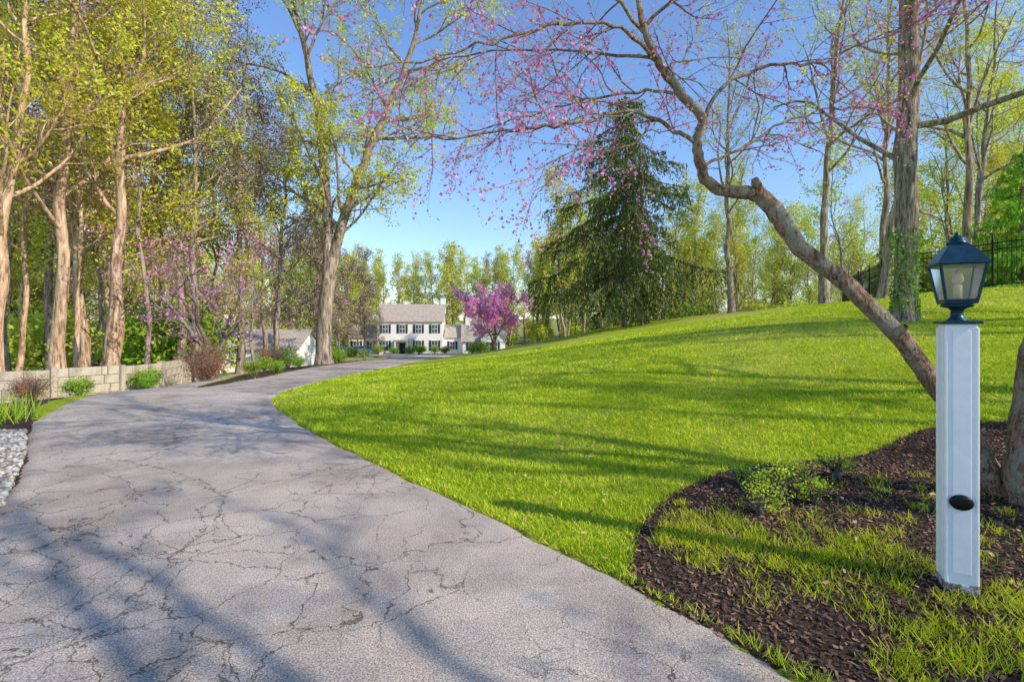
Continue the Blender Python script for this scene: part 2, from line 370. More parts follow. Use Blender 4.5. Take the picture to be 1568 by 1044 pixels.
def spline(pts,rad,per=5,jit=0.):
    P=np.array(pts,float); n=len(P); out=[];ro=[]
    for i in range(n-1):
        p0=P[max(i-1,0)];p1=P[i];p2=P[i+1];p3=P[min(i+2,n-1)]
        for t_ in np.arange(per)/per:
            out.append(.5*((2*p1)+(-p0+p2)*t_+(2*p0-5*p1+4*p2-p3)*t_**2+(-p0+3*p1-3*p2+p3)*t_**3)); ro.append(rad[i]*(1-t_)+rad[i+1]*t_)
    out.append(P[-1]); ro.append(rad[-1]); out=np.array(out)
    if jit: out[1:-1]+=R.normal(0,jit,(len(out)-2,3))
    return out,np.array(ro)
def spawn(tb,P,r,lvl,cfg):
    if lvl>=len(cfg): return
    c=cfg[lvl]; n=c['n']; nP=len(P)
    for q in range(n):
        t_=c['t0']+(1-c['t0'])*((q+R.random())/n); f=t_*(nP-1); i=min(int(f),nP-2); fr=f-i
        p=P[i]*(1-fr)+P[i+1]*fr; rp=r[i]*(1-fr)+r[i+1]*fr; tan=nrm(P[i+1]-P[i])
        perp=nrm(np.cross(tan,R.normal(0,1,3)))
        a=c['ang']*R.uniform(.7,1.3); dvec=nrm(tan*math.cos(a)+perp*math.sin(a))
        L=c['L']*R.uniform(.55,1.2)*(1-c.get('tap',.55)*max(0,(t_-c['t0'])/(1-c['t0']+1e-6))); st=c['steps']
        rc=min(rp*.62,c.get('rmax',9)*R.uniform(.7,1.1)); pts=[p]
        for k_ in range(st):
            dvec=nrm(dvec+R.normal(0,c['jit'],3)+np.array([0,0,c['up']])); pts.append(pts[-1]+dvec*L/st)
        pts=np.array(pts); rr=rc*np.linspace(1,.3,st+1)
        tb.tube(pts,rr,c['k'])
        if 'leaf' in c:
            for (m,cnt,size,spread,el) in c['leaf']:
                cn=R.poisson(cnt)
                if cn:
                    u=R.uniform(.15,1.05,cn)*st; ii=np.minimum(u.astype(int),st-1); Q=pts[ii]+(pts[ii+1]-pts[ii])*(u-ii)[:,None]+R.normal(0,spread,(cn,3))
                    tb.leaves(Q,size*R.uniform(.6,1.3,cn),m,el)
        spawn(tb,pts,rr,lvl+1,cfg)
def trunk(h,r0,bend,n=14,top=.12):
    z=np.linspace(0,h,n); x=np.cumsum(R.normal(0,bend,n)); y=np.cumsum(R.normal(0,bend,n)); x-=x[0];y-=y[0]
    r=r0*(1-(1-top)*(z/h)**.9); r[0]*=1.45
    P=np.c_[x,y,z-.3*(z==0)]
    return spline(P,r,3)
def forest_tree(seed,h=24,leaf=2.2,lsize=.15,start=.28,n1=17,spread=1.0,leafm=1,r0=.26,n3=3):
    global R; R=np.random.default_rng(seed); tb=TB(); P,r=trunk(h,r0,.13)
    tb.tube(P,r,10)
    cfg=[dict(n=n1,t0=start,L=h*.30*spread,ang=.95,up=.11,jit=.14,steps=7,k=6,tap=.6,rmax=.12*r0/.26),
         dict(n=6,t0=.25,L=h*.12*spread,ang=.8,up=.07,jit=.2,steps=5,k=4,tap=.4,rmax=.045),
         dict(n=5,t0=.2,L=h*.055*spread,ang=.8,up=.04,jit=.25,steps=4,k=3,tap=.4,rmax=.018,leaf=[(leafm,leaf,lsize,.12,.6)]),
         dict(n=n3,t0=.2,L=.7*spread,ang=.8,up=.02,jit=.25,steps=3,k=3,tap=.3,rmax=.009,leaf=[(leafm,leaf*2.2,lsize,.14,.6)])]
    spawn(tb,P,r,0,cfg); return tb
def far_tree(seed,h,dens,lsize,start,spread=1.,r0=.24,n1=17):
    """lighter mesh for the distant woods"""
    global R; R=np.random.default_rng(seed); tb=TB(); P,r=trunk(h,r0,.16); tb.tube(P,r,8)
    spawn(tb,P,r,0,[dict(n=n1,t0=start,L=h*.27*spread,ang=.85,up=.12,jit=.16,steps=6,k=4,tap=.55,rmax=.10*r0/.24,leaf=[(1,dens,lsize,.35,.65)]),
         dict(n=6,t0=.2,L=h*.11*spread,ang=.8,up=.07,jit=.2,steps=4,k=3,tap=.3,rmax=.045,leaf=[(1,dens*2,lsize,.35,.65)]),
         dict(n=4,t0=.2,L=h*.055*spread,ang=.8,up=.04,jit=.25,steps=3,k=3,tap=.3,rmax=.022,leaf=[(1,dens*1.6,lsize,.3,.65)])]); return tb
protos=[]
for s in range(4):
    protos.append(forest_tree(100+s,24,[1.6,2.4,3.,3.2][s],.15,start=[.25,.33,.4,.3][s]).mesh('forest_tree_mesh_%d'%s,[M_barkTan,M_leafA]))
slim=[far_tree(400+s,22,[4.5,6][s],.19,[.3,.22][s],.72,.15,19).mesh('slim_tree_mesh_%d'%s,[M_barkGrey,M_leafA]) for s in range(2)]
airy=forest_tree(120,23,1.7,.14,start=.33,n1=14,n3=2).mesh('airy_tree_mesh',[M_barkGrey,M_leafA])
shade=[forest_tree(109+s,22,[.45,1.3][s],.16,start=.26,n1=13,spread=1.0,n3=1).mesh('shade_tree_mesh_%d'%s,[M_barkOak,M_leafA]) for s in range(2)]
farp=[far_tree(300+s,22,[5,7,3.4][s],[.32,.30,.28][s],[.12,.18,.25][s]).mesh('far_tree_mesh_%d'%s,[M_barkGrey,M_leafF]) for s in range(3)]
def variant(me,mats):
    m=me.copy(); m.materials.clear()
    for q in mats: m.materials.append(q)
    return m
pGrey=[variant(p,[M_barkGrey,M_leafA]) for p in protos]
slimT=[variant(p,[M_barkTan,M_leafA]) for p in slim]
farG=[variant(p,[M_barkGrey,M_leafG]) for p in farp]
pDark=variant(farp[1],[M_barkGrey,M_leafD])
def place(me,x,y,s=1.,rz=None,name='deciduous_tree',lean=(0,0),parent=None,sz=None,dz=-.1):
    if rz is None: rz=R.uniform(0,6.28)
    o=add(name,me,parent,(x,y,Hs(x,y)+dz),(lean[0],lean[1],rz),(s,s,sz or s)); return o
R=np.random.default_rng(11)
for (x,y,s,p,ln) in [(-17.8,20,1.0,0,(0,.0)),(-18.3,18.2,.8,3,(0,-.05)),(-21.9,26,.95,1,(0,.04)),(-21.3,27,.9,2,(0,.06)),(-16.3,21,.98,3,(0,.06)),
                     (-22.3,31,.9,1,(0,.08))]:
    place(protos[p],x,y,s,lean=ln)
for (x,y,s,p,ln) in [(-18.4,28,.85,2,(0,0)),(-16.4,27,.8,1,(0,-.05)),(-16.2,30.5,.85,0,(0,0)),(-15.4,33,.75,3,(0,-.02)),(-19.5,40,.8,1,(0,.05)),(-27,30,1.,0,(0,0)),(-25,22,1.0,2,(0,.03))]:
    place(pGrey[p],x,y,s,lean=ln)
for (x,y,s,p,ln) in [(-19.6,23.5,.9,0,(0,.05)),(-17.4,24.5,.85,1,(0,-.03)),(-23.5,29,1.,0,(0,.02)),(-19.8,29.5,.95,1,(0,.06)),(-26.5,27,1.,1,(0,.03)),(-22.5,23,.9,0,(0,-.04)),(-17.9,33.5,.9,0,(0,-.04)),(-28,35,1.05,1,(0,0)),(-24.8,35,1.,0,(0,.07)),(-20.8,35,.95,1,(0,-.03)),(-14.6,29,.62,1,(0,.05)),(-31,33,1.,0,(0,.0))]:
    place((slimT if p==0 else slim)[p],x,y,s,lean=ln)
for (x,y,s,ln) in [(12.9,17.8,.75,(0,-.17)),(16.5,27,.85,(0,-.12)),(25.5,29,1.0,(0,.0)),(21.5,30,.9,(0,.02)),(14.2,33,.8,(0,-.05)),(27,24,.95,(0,-.04))]:
    place(airy,x,y,s,lean=ln)

# big straight oak at right
R=np.random.default_rng(31); tb=TB()
P,r=spline([(0,0,-.2),(0,0,.25),(.02,0,.8),(.05,0,2.5),(.1,.05,5),(.13,0,8),(.2,.1,12),(.1,.1,17),(.2,0,22)],[.44,.31,.26,.25,.24,.22,.19,.13,.05],4,.01)
tb.tube(P,r,14)
spawn(tb,P,r,0,[dict(n=11,t0=.42,L=6.,ang=1.2,up=.06,jit=.16,steps=8,k=6,tap=.5,rmax=.09),dict(n=5,t0=.25,L=2.6,ang=.8,up=.05,jit=.2,steps=5,k=4,rmax=.032),
    dict(n=5,t0=.2,L=1.2,ang=.8,up=.03,jit=.25,steps=4,k=3,rmax=.012,leaf=[(1,5,.12,.1,.6)]),dict(n=2,t0=.2,L=.5,ang=.8,up=0,jit=.3,steps=3,k=3,rmax=.007,leaf=[(1,5,.11,.1,.6)])])
a=R.uniform(0,6.28,1500); zz=R.uniform(0,1,1500)**1.6*2.4; rr=.27+R.uniform(0,.06,1500)
tb.leaves(np.c_[rr*np.cos(a),rr*np.sin(a),zz],R.uniform(.05,.1,1500),2,.8)
add('oak_tree',tb.mesh('oak_tree',[M_barkOak,M_leafA,M_leafG]),None,(10.35,13.5,Hs(10.35,13.5)))
# twin-stem tree by the drive
R=np.random.default_rng(41); tb=TB()
A,ra=spline([(-11.05,30,-1.0),(-11.05,30,.0),(-10.95,30,2.5),(-10.6,30,5.6)],[.7,.46,.40,.39],5)
B,rb=spline([(-10.7,30,5.0),(-10.8,30,7.2),(-10.9,30,9.2),(-11.3,30.2,13.4),(-12.2,30.4,17.6),(-13.2,30.6,21.5),(-13.8,30.7,25)],[.34,.31,.27,.22,.17,.11,.04],5,.03)
C,rc=spline([(-10.6,30,5.0),(-9.85,29.9,7.7),(-8.9,29.8,10.4),(-7.5,29.6,13.4),(-6.1,29.4,16.5),(-5.2,29.2,19.6),(-4.4,29.2,24)],[.32,.28,.24,.19,.15,.10,.04],5,.03)
tb.tube(A,ra,14)
cf=lambda n,L:[dict(n=n,t0=.10,L=L,ang=.95,up=.04,jit=.15,steps=8,k=6,tap=.25,rmax=.11),dict(n=8,t0=.2,L=2.9,ang=.8,up=.03,jit=.2,steps=6,k=4,tap=.4,rmax=.04),
   dict(n=5,t0=.2,L=1.3,ang=.8,up=.02,jit=.25,steps=4,k=3,rmax=.016,leaf=[(1,3.6,.16,.1,.6)]),dict(n=3,t0=.2,L=.65,ang=.8,up=0,jit=.3,steps=3,k=3,rmax=.009,leaf=[(1,5.,.16,.12,.6)])]
tb.tube(B,rb,10);tb.tube(C,rc,10); spawn(tb,B,rb,0,cf(20,6.6)); spawn(tb,C,rc,0,cf(21,6.4))
add('twin_stem_tree',tb.mesh('twin_stem_tree',[M_barkGrey,M_leafA]))

# foreground redbud
R=np.random.default_rng(55); tb=TB()
T,rt=spline([(4.36,4.42,-.1),(4.28,4.5,.135),(4.10,4.55,.525),(3.85,4.6,.98),(3.57,4.7,1.45),(3.16,4.8,1.94),(2.76,4.9,2.32),(2.60,5.0,2.65),(2.43,5.05,2.87),(2.06,5.1,2.93),(1.89,5.1,3.13),(1.85,5.1,3.42),(1.89,5.1,3.65),(1.67,5.1,3.91),(1.44,5.1,4.24),(1.31,5.1,4.56),(1.21,5.1,5.02),(1.0,5.15,5.6)],
   [.13,.105,.085,.078,.078,.074,.074,.082,.076,.055,.05,.048,.046,.042,.036,.03,.024,.012],6,.006)
tb.tube(T,rt,14)
for (c_,dr,rr_) in [((2.43,5.03,2.9),(-.06,-.03,.12),.045),((3.5,4.66,1.5),(.03,-.07,.08),.04)]:
    P,r=spline([c_,tuple(np.add(c_,np.array(dr)*.6)),tuple(np.add(c_,dr))],[rr_*1.2,rr_,rr_*.6],3); tb.tube(P,r,10)
mains=[([(1.85,5.1,3.40),(1.65,5.05,3.48),(1.38,5,3.61),(1.04,4.9,3.62),(.65,4.8,3.47),(.22,4.8,3.44),(-.26,4.7,3.34),(-.79,4.6,3.24)],.024),
 ([(1.44,5.1,4.22),(1.12,5,4.44),(.73,4.9,4.48),(.22,4.8,4.36),(-.32,4.7,4.15),(-.84,4.6,3.95),(-1.3,4.5,3.85)],.020),
 ([(1.89,5.1,3.62),(2.16,5.2,4.02),(2.73,5.4,4.33),(3.4,5.6,4.46),(4.11,5.8,4.83),(4.8,5.9,5.1)],.022),
 ([(1.89,5.1,3.15),(2.34,5.3,3.4),(2.97,5.6,3.8),(3.8,5.9,4.1),(4.5,6.1,4.15)],.017),
 ([(1.31,5.1,4.5),(1.0,5.0,4.8),(.5,4.9,5.05),(-.1,4.8,5.1),(-.9,4.7,4.9),(-1.6,4.7,4.7)],.020),
 ([(1.67,5.1,3.9),(1.3,5.3,4.0),(.8,5.6,4.05),(.2,5.9,4.0),(-.5,6.1,3.9)],.017),
 ([(1.31,5.1,4.55),(1.7,5.2,4.9),(2.4,5.3,5.2),(3.2,5.4,5.5)],.020),
 ([(1.2,5.1,5.0),(.7,4.6,5.2),(.1,4.0,5.2),(-.6,3.6,5.0)],.016),
 ([(1.38,5,3.61),(1.2,4.9,3.35),(.95,4.7,3.2),(.6,4.6,3.15),(.2,4.5,2.95)],.012),
 ([(1.67,5.1,3.9),(1.75,5.6,4.3),(1.9,6.1,4.7),(2.4,6.6,5.0),(3.1,7.,5.3)],.017),
 ([(1.44,5.1,4.22),(1.0,5.5,4.5),(.4,6.0,4.8),(-.4,6.4,5.0),(-1.3,6.7,4.9),(-2.0,6.8,4.6)],.018)]
rcfg=[dict(n=12,t0=.15,L=1.2,ang=.75,up=.01,jit=.17,steps=7,k=5,tap=.35,rmax=.010,leaf=[(1,18,.032,.014,.8)]),
      dict(n=6,t0=.15,L=.58,ang=.75,up=-.02,jit=.2,steps=5,k=3,tap=.3,rmax=.0055,leaf=[(1,8.5,.031,.013,.8),(2,.9,.03,.012,.6)]),
      dict(n=3,t0=.2,L=.28,ang=.7,up=-.03,jit=.2,steps=3,k=3,tap=.3,rmax=.0034,leaf=[(1,1.5,.029,.012,.8),(2,1.2,.032,.01,.6)])]
for pts,rr0 in mains:
    P,r=spline(pts,list(np.linspace(rr0,rr0*.35,len(pts))),5,.012); tb.tube(P,r,7); spawn(tb,P,r,0,rcfg)
S2,rs=spline([(4.34,4.3,-.1),(4.30,4.3,.3),(4.38,4.35,.9),(4.55,4.4,1.6),(5.0,4.4,2.5),(5.2,4.5,3.5),(5.0,4.6,4.6),(4.6,4.8,5.6)],[.15,.115,.105,.10,.085,.07,.045,.02],6,.008)
tb.tube(S2,rs,12); spawn(tb,S2[26:],rs[26:],0,[dict(n=4,t0=.2,L=2.0,ang=.9,up=.06,jit=.14,steps=8,k=5,tap=.3,rmax=.018)]+rcfg)
add('redbud_tree',tb.mesh('redbud_tree',[M_barkRedN,M_pink,M_leafA]))

def redbud(seed,h,rad,leafn,ls):
    global R; R=np.random.default_rng(seed); tb=TB()
    for q in range(5):
        a=q*1.256+R.uniform(-.3,.3); c,s_=math.cos(a),math.sin(a)
        P,r=spline([(0,0,-.2),(c*.05*rad,s_*.05*rad,h*.18),(c*rad*.22,s_*rad*.22,h*.42),(c*rad*.42,s_*rad*.42,h*.62),(c*rad*.65,s_*rad*.65,h*.8)],[.14,.11,.08,.05,.02],4,.05)
        tb.tube(P,r,7)
        spawn(tb,P,r,0,[dict(n=9,t0=.3,L=rad*.62,ang=.9,up=.05,jit=.18,steps=6,k=4,tap=.3,rmax=.04,leaf=[(1,leafn*2,ls,.06,.8)]),
            dict(n=5,t0=.15,L=rad*.28,ang=.8,up=.04,jit=.22,steps=4,k=3,tap=.3,rmax=.016,leaf=[(1,leafn*2,ls,.08,.8)]),
            dict(n=4,t0=.2,L=rad*.13,ang=.8,up=.02,jit=.25,steps=3,k=3,tap=.3,rmax=.008,leaf=[(1,leafn*2,ls,.1,.8)])])
    return tb
add('redbud_tree',redbud(61,8.6,5.4,6.5,.20).mesh('redbud_far',[M_barkRed,M_pinkF]),None,(-2.5,68,Hs(-2.5,68)-.1))
add('redbud_tree',redbud(62,6.0,4.6,1.3,.085).mesh('redbud_left',[M_barkRed,M_pink]),None,(-12.8,21.8,Hs(-12.8,21.8)-.1))

def spruce(seed,h,rad,nb,mats,zlow=1.2,sag=1.0,sz=1.,pw=.72,irr=.3):
    global R; R=np.random.default_rng(seed); tb=TB()
    P,r=spline([(0,0,-.3),(0,0,h*.25),(.1,0,h*.5),(.05,.1,h*.75),(0,0,h)],[h*.021,h*.016,h*.011,h*.007,.02],5); tb.tube(P,r,9)
    for q in range(nb):
        f=(q+R.random())/nb; z=zlow+(h-zlow-.4)*f**1.05; L=rad*(1-f)**pw*R.uniform(1-irr*1.3,1+irr)+.35
        a=q*2.399+R.uniform(-.5,.5); st=9; s_=np.linspace(0,1,st+1); sg_=sag*R.uniform(.6,1.4)
        dz=-sg_*L*.55*s_*(.35+.65*s_)+.25*sg_*L*s_**3+.06*L*s_
        x=L*s_*math.cos(a); y=L*s_*math.sin(a); pts=np.c_[x,y,z+dz]+R.normal(0,.06,(st+1,3)); pts[0]=[0,0,z]
        tb.tube(pts,np.linspace(.05,.012,st+1)*(.6+h/30),4)
        side=np.array([-math.sin(a),math.cos(a),0]); rad_=np.array([math.cos(a),math.sin(a),0])
        m=int(L*9)+4
        for k_ in range(m):
            u=R.uniform(.12,1.02)*st; i=min(int(u),st-1); p=pts[i]+(pts[i+1]-pts[i])*(u-i)
            sl=R.uniform(.35,1.)*(.25+.24*L*(1-.5*u/st)); sg=R.choice([-1,1]); ns=max(3,int(sl/.13)); g=np.linspace(0,1,ns)
            dr=nrm(side*sg*R.uniform(.5,1)+rad_*R.uniform(0,.7))
            Q=p+dr[None]*(g*sl*.8)[:,None]+np.array([0,0,-1.])[None]*(g**1.5*sl*R.uniform(.6,1.6)*sag)[:,None]
            Q2=np.repeat(Q,3,0)+R.normal(0,.05,(ns*3,3))
            dd=np.tile(dr*.4+np.array([0,0,-1.]),(ns*3,1))+R.normal(0,.4,(ns*3,3))
            tb.leaves(Q2,R.uniform(.16,.36,ns*3)*sz,1,.26,dd)
    return tb.mesh('spruce_mesh_%d'%seed,mats)
sp=spruce(71,18.4,6.4,112,[M_barkOak,M_needle],zlow=2.6,sag=1.35,pw=.40,irr=.45)
add('spruce_tree',sp,None,(8.9,40,Hs(8.9,40)))
sp2=spruce(72,9,3.2,60,[M_barkOak,M_leafG],zlow=.4,sag=.5)
R=np.random.default_rng(8)
for (x,y,s) in [(26,26,.9),(29,29,1.),(23,30,.7),(31,25,.8)]:
    place(sp2,x,y,s,name='hemlock_tree')

def shrub(seed,w,h,n,ls,mats,sticks=22):
    global R; R=np.random.default_rng(seed); tb=TB()
    for q in range(sticks):
        a=R.uniform(0,6.28); e=R.uniform(.1,1)**.6*w; P,r=spline([(0,0,-.05),(e*.4*math.cos(a),e*.4*math.sin(a),h*.45),(e*math.cos(a),e*math.sin(a),h*R.uniform(.6,.95))],[.02,.014,.005],3,.02); tb.tube(P,r,4)
        spawn(tb,P,r,0,[dict(n=5,t0=.3,L=.4*h,ang=.6,up=.1,jit=.2,steps=3,k=3,rmax=.008)])
    cs=R.normal(0,1,(14,3)); cs/=np.linalg.norm(cs,axis=1)[:,None]; cs=cs*[w*.6,w*.6,h*.3]+[0,0,h*.55]
    pick=R.integers(0,14,n); P=cs[pick]+R.normal(0,1,(n,3))*[w*.22,w*.22,h*.15]; P=P[P[:,2]>.02]
    tb.leaves(P,R.uniform(.6,1.3,len(P))*ls,1,.6); return tb.mesh('shrub_mesh_%d'%seed,mats)
s_red=shrub(81,.9,1.35,1800,.07,[M_barkRed,M_red],34)
s_grn=shrub(82,.7,1.0,2600,.08,[M_barkRed,M_leafG])
s_drk=shrub(83,1.,1.1,3000,.09,[M_barkRed,M_leafD])
s_und=shrub(84,2.4,3.6,2200,.28,[M_barkGrey,M_leafF],16)
s_undG=shrub(85,2.2,3.0,2200,.26,[M_barkGrey,M_leafG],16)
R=np.random.default_rng(10)
for (x,y,s,m) in [(-10.3,17.0,.95,s_red),(-11.0,18.2,.9,s_red),(-9.6,16.2,.6,s_red),(-10.4,21.5,.6,s_grn),(-10.7,23,.8,s_red),(-11.6,25,.7,s_grn),(-9.4,18.5,.5,s_grn),(-12.7,29,.9,s_drk),(-12.5,36,1.0,s_grn),(-13.5,40,1.1,s_drk),
                  (-11.6,13.7,.55,s_grn),(-13.3,14.2,.6,s_red),(-12.6,13.4,.5,s_red),(-10.9,15.4,.4,s_grn),(-12.3,17.3,.7,s_grn),(-9.2,20,.45,s_grn),(-10,24,.5,s_grn)]:
    place(m,x,y,s,name='shrub',dz=0)
for (x,y,s) in [(-22,84,1.6),(-19.5,84.5,1.3),(-15,84.6,1.3),(-12.8,84.8,1.2),(-10.8,82,1.1),(-6.5,83.5,1.3),(-4.5,84,1.2),(-16.8,84.8,1.1),(-13.8,76,1.5),(-4,66,1.3),(-24,76,1.3),(-28,77,1.6),(-21.5,74,1.2)]:
    place(s_drk if R.random()<.5 else s_grn,x,y,s,name='shrub',dz=0)
x=-8.6+R.normal(0,.3,900)-.2; y=8.4+R.normal(0,.35,900)
V,F=blades(np.c_[x,y,H(x,y)],R.uniform(.2,.45,900),R.uniform(.01,.02,900),R.uniform(.1,.6,900))
add('iris_plant',mk_mesh('iris_plant',V,F,[M_leafG]))
az_=shrub(86,.28,.3,420,.028,[M_barkRed,M_tuft],12)
for (x,y,s) in [(2.35,4.55,1.),(2.7,4.8,.8),(2.05,4.2,.8),(3.15,5.0,.8),(2.2,4.9,.6),(2.6,4.4,.7)]: place(az_,x,y,s,name='azalea_sprig',dz=0)

for (x,y,s) in [(-16.5,44,.5),(-19,56,.5),(-13.5,47,.42)]: place(pDark,x,y,s,name='evergreen_tree')
for (x,y,s) in [(-20.5,79,.30),(-27.5,82,.5),(-26,86,.45)]: place(farG[0],x,y,s,name='garden_tree')

fo=empty('background_forest'); R=np.random.default_rng(21)
def fput(me,x,y,s,sz=None): place(me,x,y,s,name='tree',parent=fo,sz=sz,lean=(R.normal(0,.03),R.normal(0,.03)))
cnt=0
while cnt<60:
    y=R.uniform(32,100); x=R.uniform(-1.2,-.30)*y
    u=x/y
    if u>-.62 and y<60: continue
    if u>-.36 and y<104: continue
    if -32<x<-17 and y<62: continue
    fput((protos[R.integers(0,4)] if R.random()<.5 else slim[R.integers(0,2)]) if y<45 else (farp+farG[:1])[R.integers(0,4)],x,y,R.uniform(.75,1.1)); cnt+=1
for k in range(130):
    y=R.uniform(108,170); x=R.uniform(-1.1,1.1)*y
    fput((farp+farG[:1]+farp)[R.integers(0,7)],x,y,R.uniform(.72,1.05))
for k in range(34):
    x=-55+k*2.4+R.uniform(-1,1); fput(farp[R.integers(0,3)],x,R.uniform(106,116),R.uniform(.76,.96))
for k in range(72):
    y=R.uniform(62,105); u=R.uniform(.09,1.15); x=u*y
    fput((farp+[slim[0]])[R.integers(0,4)],x,y,R.uniform(.74,1.02)*(.85 if u<.3 else 1))
for k in range(14):
    y=R.uniform(32,62); u=R.uniform(.84,1.25); x=u*y
    if x<27: continue
    fput([airy,slim[1],farp[2]][R.integers(0,3)],x,y,R.uniform(.75,1.))
un=empty('forest_understory')
for k in range(230):
    q=R.random()
    if q<.3:
        y=R.uniform(28,75); x=R.uniform(-1.25,-.62)*y
    elif q<.7:
        y=R.uniform(100,135); x=R.uniform(-1.1,1.0)*y
    elif q<.88:
        y=R.uniform(62,90); x=R.uniform(.12,1.)*y
    else:
        y=R.uniform(28,55); x=R.uniform(.85,1.3)*y
        if x<23: continue
    place([s_und,s_undG,s_und][R.integers(0,3)],x,y,R.uniform(.7,1.5),name='understory_bush',parent=un)
# trees to the right, out of view, along the lot line
R=np.random.default_rng(77)
for (x,y,s,p) in [(9,-3.6,.72,1),(13.5,-.8,.8,0),(16.5,3,.8,1),(22,-3,.95,1),(21,7.5,.8,0),(27,2,.95,1),(12,-8,.9,1)]:
    place(shade[p],x,y,s)

# ------------------------------------------------------------------ lamp post
lp=empty('lamp_post',(2.66,3.06,Hs(2.65,3.05)),(0,0,math.radians(-25)))
W_=.148
box('post',lp,(0,0,.77),(W_,W_,1.6),M_white,bev=.006)
for sx in(-1,1):
    for sy in (-1,1):
        box('corner_bead',lp,(sx*(W_/2-.003),sy*(W_/2-.003),.80),(.020,.020,1.50),M_white,bev=.006)
for a in range(4):
    c,s_=math.cos(a*math.pi/2),math.sin(a*math.pi/2)
    box('face_panel',lp,(c*(W_/2+.003),s_*(W_/2+.003),.82),(.010,.086,1.42),M_white,(0,0,a*math.pi/2),bev=.003)
box('base_trim',lp,(0,0,.015),(W_+.014,W_+.014,.07),M_rust,bev=.004)
box('top_plate',lp,(0,0,1.579),(.188,.188,.018),M_lant,bev=.004)
o=lathe('outlet_cover',lp,[(.045,0),(.045,.014),(.038,.022),(.02,.024)],20,M_black,(-.005,-W_/2-.008,.53)); o.rotation_euler=(math.pi/2,0,0); o.scale=(1.25,1,1)
lathe('fitter',lp,[(.056,1.588),(.045,1.60),(.032,1.615),(.030,1.65),(.045,1.665),(.075,1.672),(.080,1.685),(.05,1.70)],20,M_lant)
q=math.pi/4
lathe('lantern_floor',lp,[(.108,1.69),(.112,1.708)],4,M_lant,rotz=q,smooth=False)
zb,zt,rb_,rt_=1.708,1.925,.103,.152
for i in range(4):
    a0=q+i*math.pi/2; a1=a0+math.pi/2
    p=[Vector((rb_*math.cos(a0),rb_*math.sin(a0),zb)),Vector((rb_*math.cos(a1),rb_*math.sin(a1),zb)),Vector((rt_*math.cos(a1),rt_*math.sin(a1),zt)),Vector((rt_*math.cos(a0),rt_*math.sin(a0),zt))]
    ins=[v_*.97 + Vector((0,0,v_.z*.03)) for v_ in p]
    add('glass_panel',pyd('glass_panel',[tuple(v_) for v_ in ins],[(0,1,2,3)],[M_glass]),lp)
    tbb=TB()
    for (u_,w_) in((0,3),(0,1),(3,2)): tbb.tube(np.array([p[u_],(p[u_]+p[w_])/2,p[w_]]),[.0085]*3,6)
    add('lantern_frame',tbb.mesh('lantern_frame',[M_lant]),lp)
lathe('lantern_roof',lp,[(.160,1.916),(.170,1.923),(.168,1.935),(.145,1.962),(.112,1.997),(.08,2.03),(.058,2.045)],4,M_lant,rotz=q,smooth=False)
lathe('finial',lp,[(.050,2.043),(.054,2.052),(.042,2.062),(.040,2.075),(.026,2.09),(.012,2.1),(.012,2.108),(.004,2.118)],16,M_lant)
lathe('candle_tube',lp,[(.022,1.708),(.022,1.80),(.016,1.805)],14,M_cream)
lathe('light_bulb',lp,[(.014,1.805),(.030,1.83),(.024,1.865),(.005,1.895)],14,M_cream)

# ------------------------------------------------------------------ house
def gable(name,par,x0,x1,y0,y1,ze,zr,mat,ov=.4,axis='x',th=.12):
    V=[];F=[]
    if axis=='x':
        ym=(y0+y1)/2; k=(zr-ze)/(ym-y0)
        for X in (x0-ov,x1+ov):
            V+= [(X,y0-ov,ze-k*ov),(X,ym,zr),(X,y1+ov,ze-k*ov),(X,y1+ov,ze-k*ov+th),(X,ym,zr+th),(X,y0-ov,ze-k*ov+th)]
    else:
        xm=(x0+x1)/2; k=(zr-ze)/(xm-x0)
        for Y in (y0-ov,y1+ov):
            V+= [(x0-ov,Y,ze-k*ov),(xm,Y,zr),(x1+ov,Y,ze-k*ov),(x1+ov,Y,ze-k*ov+th),(xm,Y,zr+th),(x0-ov,Y,ze-k*ov+th)]
    for i in range(6): F.append((i,(i+1)%6,6+(i+1)%6,6+i))
    F+=[(0,5,4,1),(1,4,3,2),(6,7,10,11),(7,8,9,10)]
    return add(name,pyd(name,V,F,[mat]),par)
def walls(name,par,x0,x1,y0,y1,z0,ze,zr,mat,axis='x'):
    V=[(x0,y0,z0),(x1,y0,z0),(x1,y1,z0),(x0,y1,z0),(x0,y0,ze),(x1,y0,ze),(x1,y1,ze),(x0,y1,ze)]
    if axis=='x':
        ym=(y0+y1)/2; V+=[(x0,ym,zr-.01),(x1,ym,zr-.01)]; F=[(0,1,5,4),(2,3,7,6),(1,2,6,9,5),(3,0,4,8,7)]
    else:
        xm=(x0+x1)/2; V+=[(xm,y0,zr-.01),(xm,y1,zr-.01)]; F=[(0,1,5,8,4),(2,3,7,9,6),(1,2,6,5),(3,0,4,7)]
    return add(name,pyd(name,V,F,[mat]),par)
def window(par,x,y,z,w=.95,h=1.5,sh=True):
    box('window_frame',par,(x,y-.03,z),(w+.16,.06,h+.16),M_siding); box('window_pane',par,(x,y-.07,z),(w,.03,h),M_pane)
    box('muntin',par,(x,y-.095,z),(w,.03,.07),M_siding); box('muntin',par,(x,y-.0955,z),(.06,.03,h),M_siding)
    if sh:
        for s_ in(-1,1): box('shutter',par,(x+s_*(w/2+.30),y-.04,z),(.34,.07,h+.1),M_shut)
hz=-3.35
hs=empty('white_house',(-17.4,90,hz),(0,0,math.radians(4)))
walls('main_walls',hs,-5.4,5.4,-4,4,-.8,5.9,8.75,M_siding); gable('main_roof',hs,-5.4,5.4,-4,4,5.9,8.75,M_roof,.3)
box('cornice',hs,(0,-4.1,5.72),(10.8,.2,.28),M_siding)
for x in (-4.1,-1.3,1.4,4.1): window(hs,x,-4,4.55,.85,1.35)
